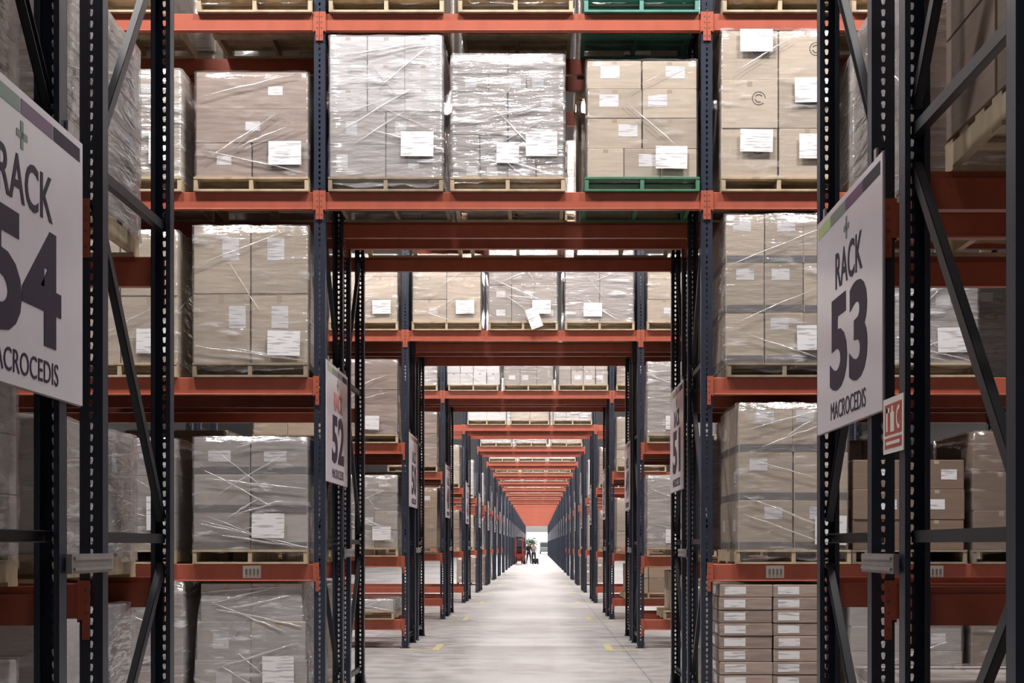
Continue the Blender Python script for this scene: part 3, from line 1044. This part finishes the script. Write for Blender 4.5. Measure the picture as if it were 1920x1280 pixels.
def rack_sign(r, left, full=True):
    num = (54 if left else 53) - 2 * r
    if num <= 0:
        return
    y0 = row_y(r)
    if left:
        loc = (XL + 0.066, y0 + 0.62, 2.08)
        mx = Matrix(((0, 0, 1), (1, 0, 0), (0, 1, 0)))
    else:
        loc = (XR - 0.066, y0 + BACK + 0.40, 2.07)
        mx = Matrix(((0, 0, -1), (-1, 0, 0), (0, 1, 0)))
    e = empty('rack_sign', loc)
    e.rotation_euler = mx.to_euler()
    link('board', BOARD, e)
    if full:
        link('mounting_frame', BRACKET, e)
        for s in STR:
            link('colour_stripe', s, e)
        link('plus_mark', CROSS, e)
        link('rack_word', T_RED if num == 52 else T_RACK, e)
        link('macrocedis_word', T_MAC, e)
    if r < 12:
        link('number_digits', text_mesh('number_digits', str(num), -.34, .39, .18, .63, 'signink', 0.035), e)
    side = 'left' if left else 'right'
    tag(e, f"white rack sign reading {num} with dark numerals, {side} frame of {ORD[r]} row", 'sign', 'rack number signs along the tunnel')
for r in range(NROWS):
    rack_sign(r, True, r < 8)
    rack_sign(r, False, r < 8)

# small red fire notice beside sign 53
e = empty('safety_notice', (XR - 0.070, row_y(0) + 1.135, 1.88))
e.rotation_euler = Matrix(((0, 0, -1), (-1, 0, 0), (0, 1, 0))).to_euler()
bb = MB(); bb.box(-.15, .15, 0, .225, -.004, 0, 'cream'); link('board', bb.mesh('board'), e)
bb = MB(); bb.box(-.125, .125, .075, .20, 0, .001, 'signred'); bb.box(-.125, .125, .02, .062, 0, .001, 'signred'); link('red_panel', bb.mesh('red_panel'), e)
bb = MB()
bb.box(-.10, -.075, .09, .185, .001, .002, 'cream'); bb.box(-.105, -.05, .165, .185, .001, .002, 'cream')
bb.box(-.035, .02, .085, .165, .001, .002, 'cream'); bb.box(-.02, .005, .165, .19, .001, .002, 'cream')
for i in range(10):
    a0, a1 = math.radians(70 + i * 22), math.radians(70 + (i + 1) * 22)
    n = len(bb.v)
    for a in (a0, a1):
        for rr in (.048, .030):
            for zz in (.001, .002):
                bb.v.append((.088 + rr * .8 * math.cos(a), .137 + rr * math.sin(a), zz))
    bb.face([n + 1, n + 5, n + 7, n + 3], 'cream')
bb.box(-.10, .10, .034, .048, .001, .002, 'cream')
link('pictograms', bb.mesh('pictograms'), e)
tag(e, 'small red and white fire safety notice below sign 53 on right frame', 'sign')

# ------------------------------------------------------------------ far end: forklift, people, pallet jack, outdoors
YF = 105.3
f = empty('forklift', (-1.52, YF, 0))
b = MB()
b.box(-.45, .45, -.7, .75, .22, .85, 'red'); b.bbox(-.48, .48, .55, 1.15, .25, 1.15, 'red', .06)
link('body', b.mesh('body'), f)
b = MB()
for sx in (-.42, .42):
    b.bar((sx, -.55, .85), (sx, -.3, 2.05), .06, .06, 'black'); b.bar((sx, .6, 1.1), (sx, .4, 2.05), .06, .06, 'black')
b.box(-.46, .46, -.35, .48, 2.03, 2.10, 'black')
link('overhead_guard', b.mesh('overhead_guard'), f)
b = MB()
for sx in (-.28, .28):
    b.box(sx - .05, sx + .05, -.98, -.86, .08, 2.2, 'red')
for z in (.35, 1.2, 2.1):
    b.box(-.33, .33, -.96, -.88, z, z + .08, 'black')
link('mast', b.mesh('mast'), f)
for sx in (-.22, .22):
    b = MB(); b.box(sx - .05, sx + .05, -1.9, -.98, .06, .10, 'black'); b.box(sx - .05, sx + .05, -1.03, -.98, .06, .6, 'black')
    link('fork', b.mesh('fork'), f)
for sx in (-.42, .42):
    for yy, R in ((-.62, .26), (.8, .22)):
        b = MB(); b.cyl((sx - .09, yy, R), (sx + .09, yy, R), R, 'black', 16); link('wheel', b.mesh('wheel'), f)
b = MB(); b.bbox(-.22, .22, -.05, .3, .85, 1.0, 'black', .03); b.bbox(-.22, .22, .25, .36, .95, 1.4, 'black', .03); link('seat', b.mesh('seat'), f)
tag(f, 'red forklift parked at far end of the tunnel on the left', 'forklift')

def person(loc, rz, top, label, stride=.16, reach=True):
    e = empty('person', loc, rz)
    me = bpy.data.meshes.new('body')
    P = [(0, 0, .93), (0, 0, 1.12), (0, -.01, 1.36), (0, -.02, 1.50), (0, -.03, 1.60), (0, -.03, 1.70),
         (.17, -.01, 1.40), (.21, -.06, 1.14), (.18, -.28 if reach else 0, 1.0 if reach else .9), (.17, -.36 if reach else .02, 1.0 if reach else .80),
         (-.17, -.01, 1.40), (-.21, -.06, 1.14), (-.18, -.28 if reach else 0, 1.0 if reach else .9), (-.17, -.36 if reach else .02, 1.0 if reach else .80),
         (.09, 0, .88), (.10, -stride, .50), (.10, -stride * .9, .10), (.10, -stride - .16, .05),
         (-.09, 0, .88), (-.10, stride * .5, .50), (-.10, stride * 1.4, .10), (-.10, stride * 1.4 - .16, .05)]
    E = [(0, 1), (1, 2), (2, 3), (3, 4), (4, 5), (2, 6), (6, 7), (7, 8), (8, 9), (2, 10), (10, 11), (11, 12), (12, 13),
         (0, 14), (14, 15), (15, 16), (16, 17), (0, 18), (18, 19), (19, 20), (20, 21)]
    R = [.14, .13, .16, .06, .09, .08, .065, .048, .035, .03, .065, .048, .035, .03, .10, .068, .045, .04, .10, .068, .045, .04]
    me.from_pydata(P, E, [])
    ob = bpy.data.objects.new('body', me)
    COL.objects.link(ob)
    sk = ob.modifiers.new('skin', 'SKIN'); ob.modifiers.new('sub', 'SUBSURF').levels = 1
    sv = me.skin_vertices[0].data if me.skin_vertices else None
    if sv is None:
        bpy.context.view_layer.objects.active = ob
        sv = me.skin_vertices[0].data
    for i, rr in enumerate(R):
        sv[i].radius = (rr, rr)
    sv[0].use_root = True
    dg = bpy.context.evaluated_depsgraph_get()
    m2 = bpy.data.meshes.new_from_object(ob.evaluated_get(dg))
    bpy.data.objects.remove(ob)
    m2.materials.clear()
    for k in (top, 'navycloth', 'skin', 'black'):
        m2.materials.append(M[k])
    for p in m2.polygons:
        z, y = p.center.z, p.center.y
        p.material_index = 3 if (z > 1.64 or z < .09) else 2 if (z > 1.46 or y < -.3 and .9 < z < 1.1) else 1 if z < .95 else 0
        p.use_smooth = True
    link('body', m2, e)
    tag(e, label, 'person')
person((-.76, YF - .1, 0), .4, 'navycloth', 'person in dark clothes standing beside red forklift')
person((-.36, YF + .3, 0), .1, 'pinkcloth', 'person in pale top and dark trousers pushing pallet jack')
j = empty('pallet_jack', (-.22, YF - .75, 0))
b = MB()
for sx in (-.2, .2):
    b.box(sx - .08, sx + .08, -1.1, 0, .08, .14, 'black'); b.cyl((sx - .05, -1.0, .04), (sx + .05, -1.0, .04), .04, 'black', 10)
b.bbox(-.25, .25, 0, .22, .08, .45, 'black', .03); b.cyl((-.08, .14, .09), (.08, .14, .09), .09, 'black', 12)
link('fork_frame', b.mesh('fork_frame'), j)
b = MB(); b.cyl((0, .15, .4), (-.1, .5, 1.15), .022, 'black', 8); b.cyl((-.28, .5, 1.15), (.08, .5, 1.15), .02, 'black', 8); link('handle', b.mesh('handle'), j)
tag(j, 'black pallet jack on the floor at far end of the tunnel', 'pallet jack')

v = empty('parked_van', (1.3, ENDY + 26, 0))
b = MB(); b.bbox(-1.0, 1.0, -2.2, 1.6, .35, 2.1, 'wall', .12); b.bbox(-.95, .95, -3.1, -2.0, .35, 1.2, 'wall', .15); link('body', b.mesh('body'), v)
b = MB(); b.box(-.85, .85, -2.24, -2.19, 1.25, 1.9, 'ink'); link('windscreen', b.mesh('windscreen'), v)
for sx in (-.9, .9):
    for yy in (-2.3, 1.0):
        b = MB(); b.cyl((sx - .1, yy, .33), (sx + .1, yy, .33), .33, 'black', 14); link('wheel', b.mesh('wheel'), v)
tag(v, 'pale van parked outdoors beyond the bright far doorway', 'van')
t = empty('leafy_tree', (-1.6, ENDY + 40, 0))
b = MB(); b.cyl((0, 0, 0), (0, 0, 1.6), .15, 'oldwood', 8, .09); link('trunk', b.mesh('trunk'), t)
b = MB(); rg = random.Random(3)
for _ in range(260):
    c = Vector((rg.gauss(0, .7), rg.gauss(0, .7), 2.1 + rg.gauss(0, .35)))
    a = rg.uniform(0, 6.28); s = .16
    d1 = Vector((math.cos(a), math.sin(a), rg.uniform(-.5, .5))) * s; d2 = Vector((-math.sin(a), math.cos(a), rg.uniform(.2, 1))) * s
    n = len(b.v); b.v += [tuple(c - d1), tuple(c - d2), tuple(c + d1), tuple(c + d2)]; b.face([n, n + 1, n + 2, n + 3], 'leaf')
link('foliage', b.mesh('foliage'), t)
tag(t, 'low leafy tree outdoors beyond the far doorway, left of van', 'tree')

dups = {k: v for k, v in LABELS.items() if len(v) > 1}
print('DUPLICATE LABELS', len(dups), list(dups)[:5], 'beams', BEAMN[0], 'objects', len(bpy.data.objects))
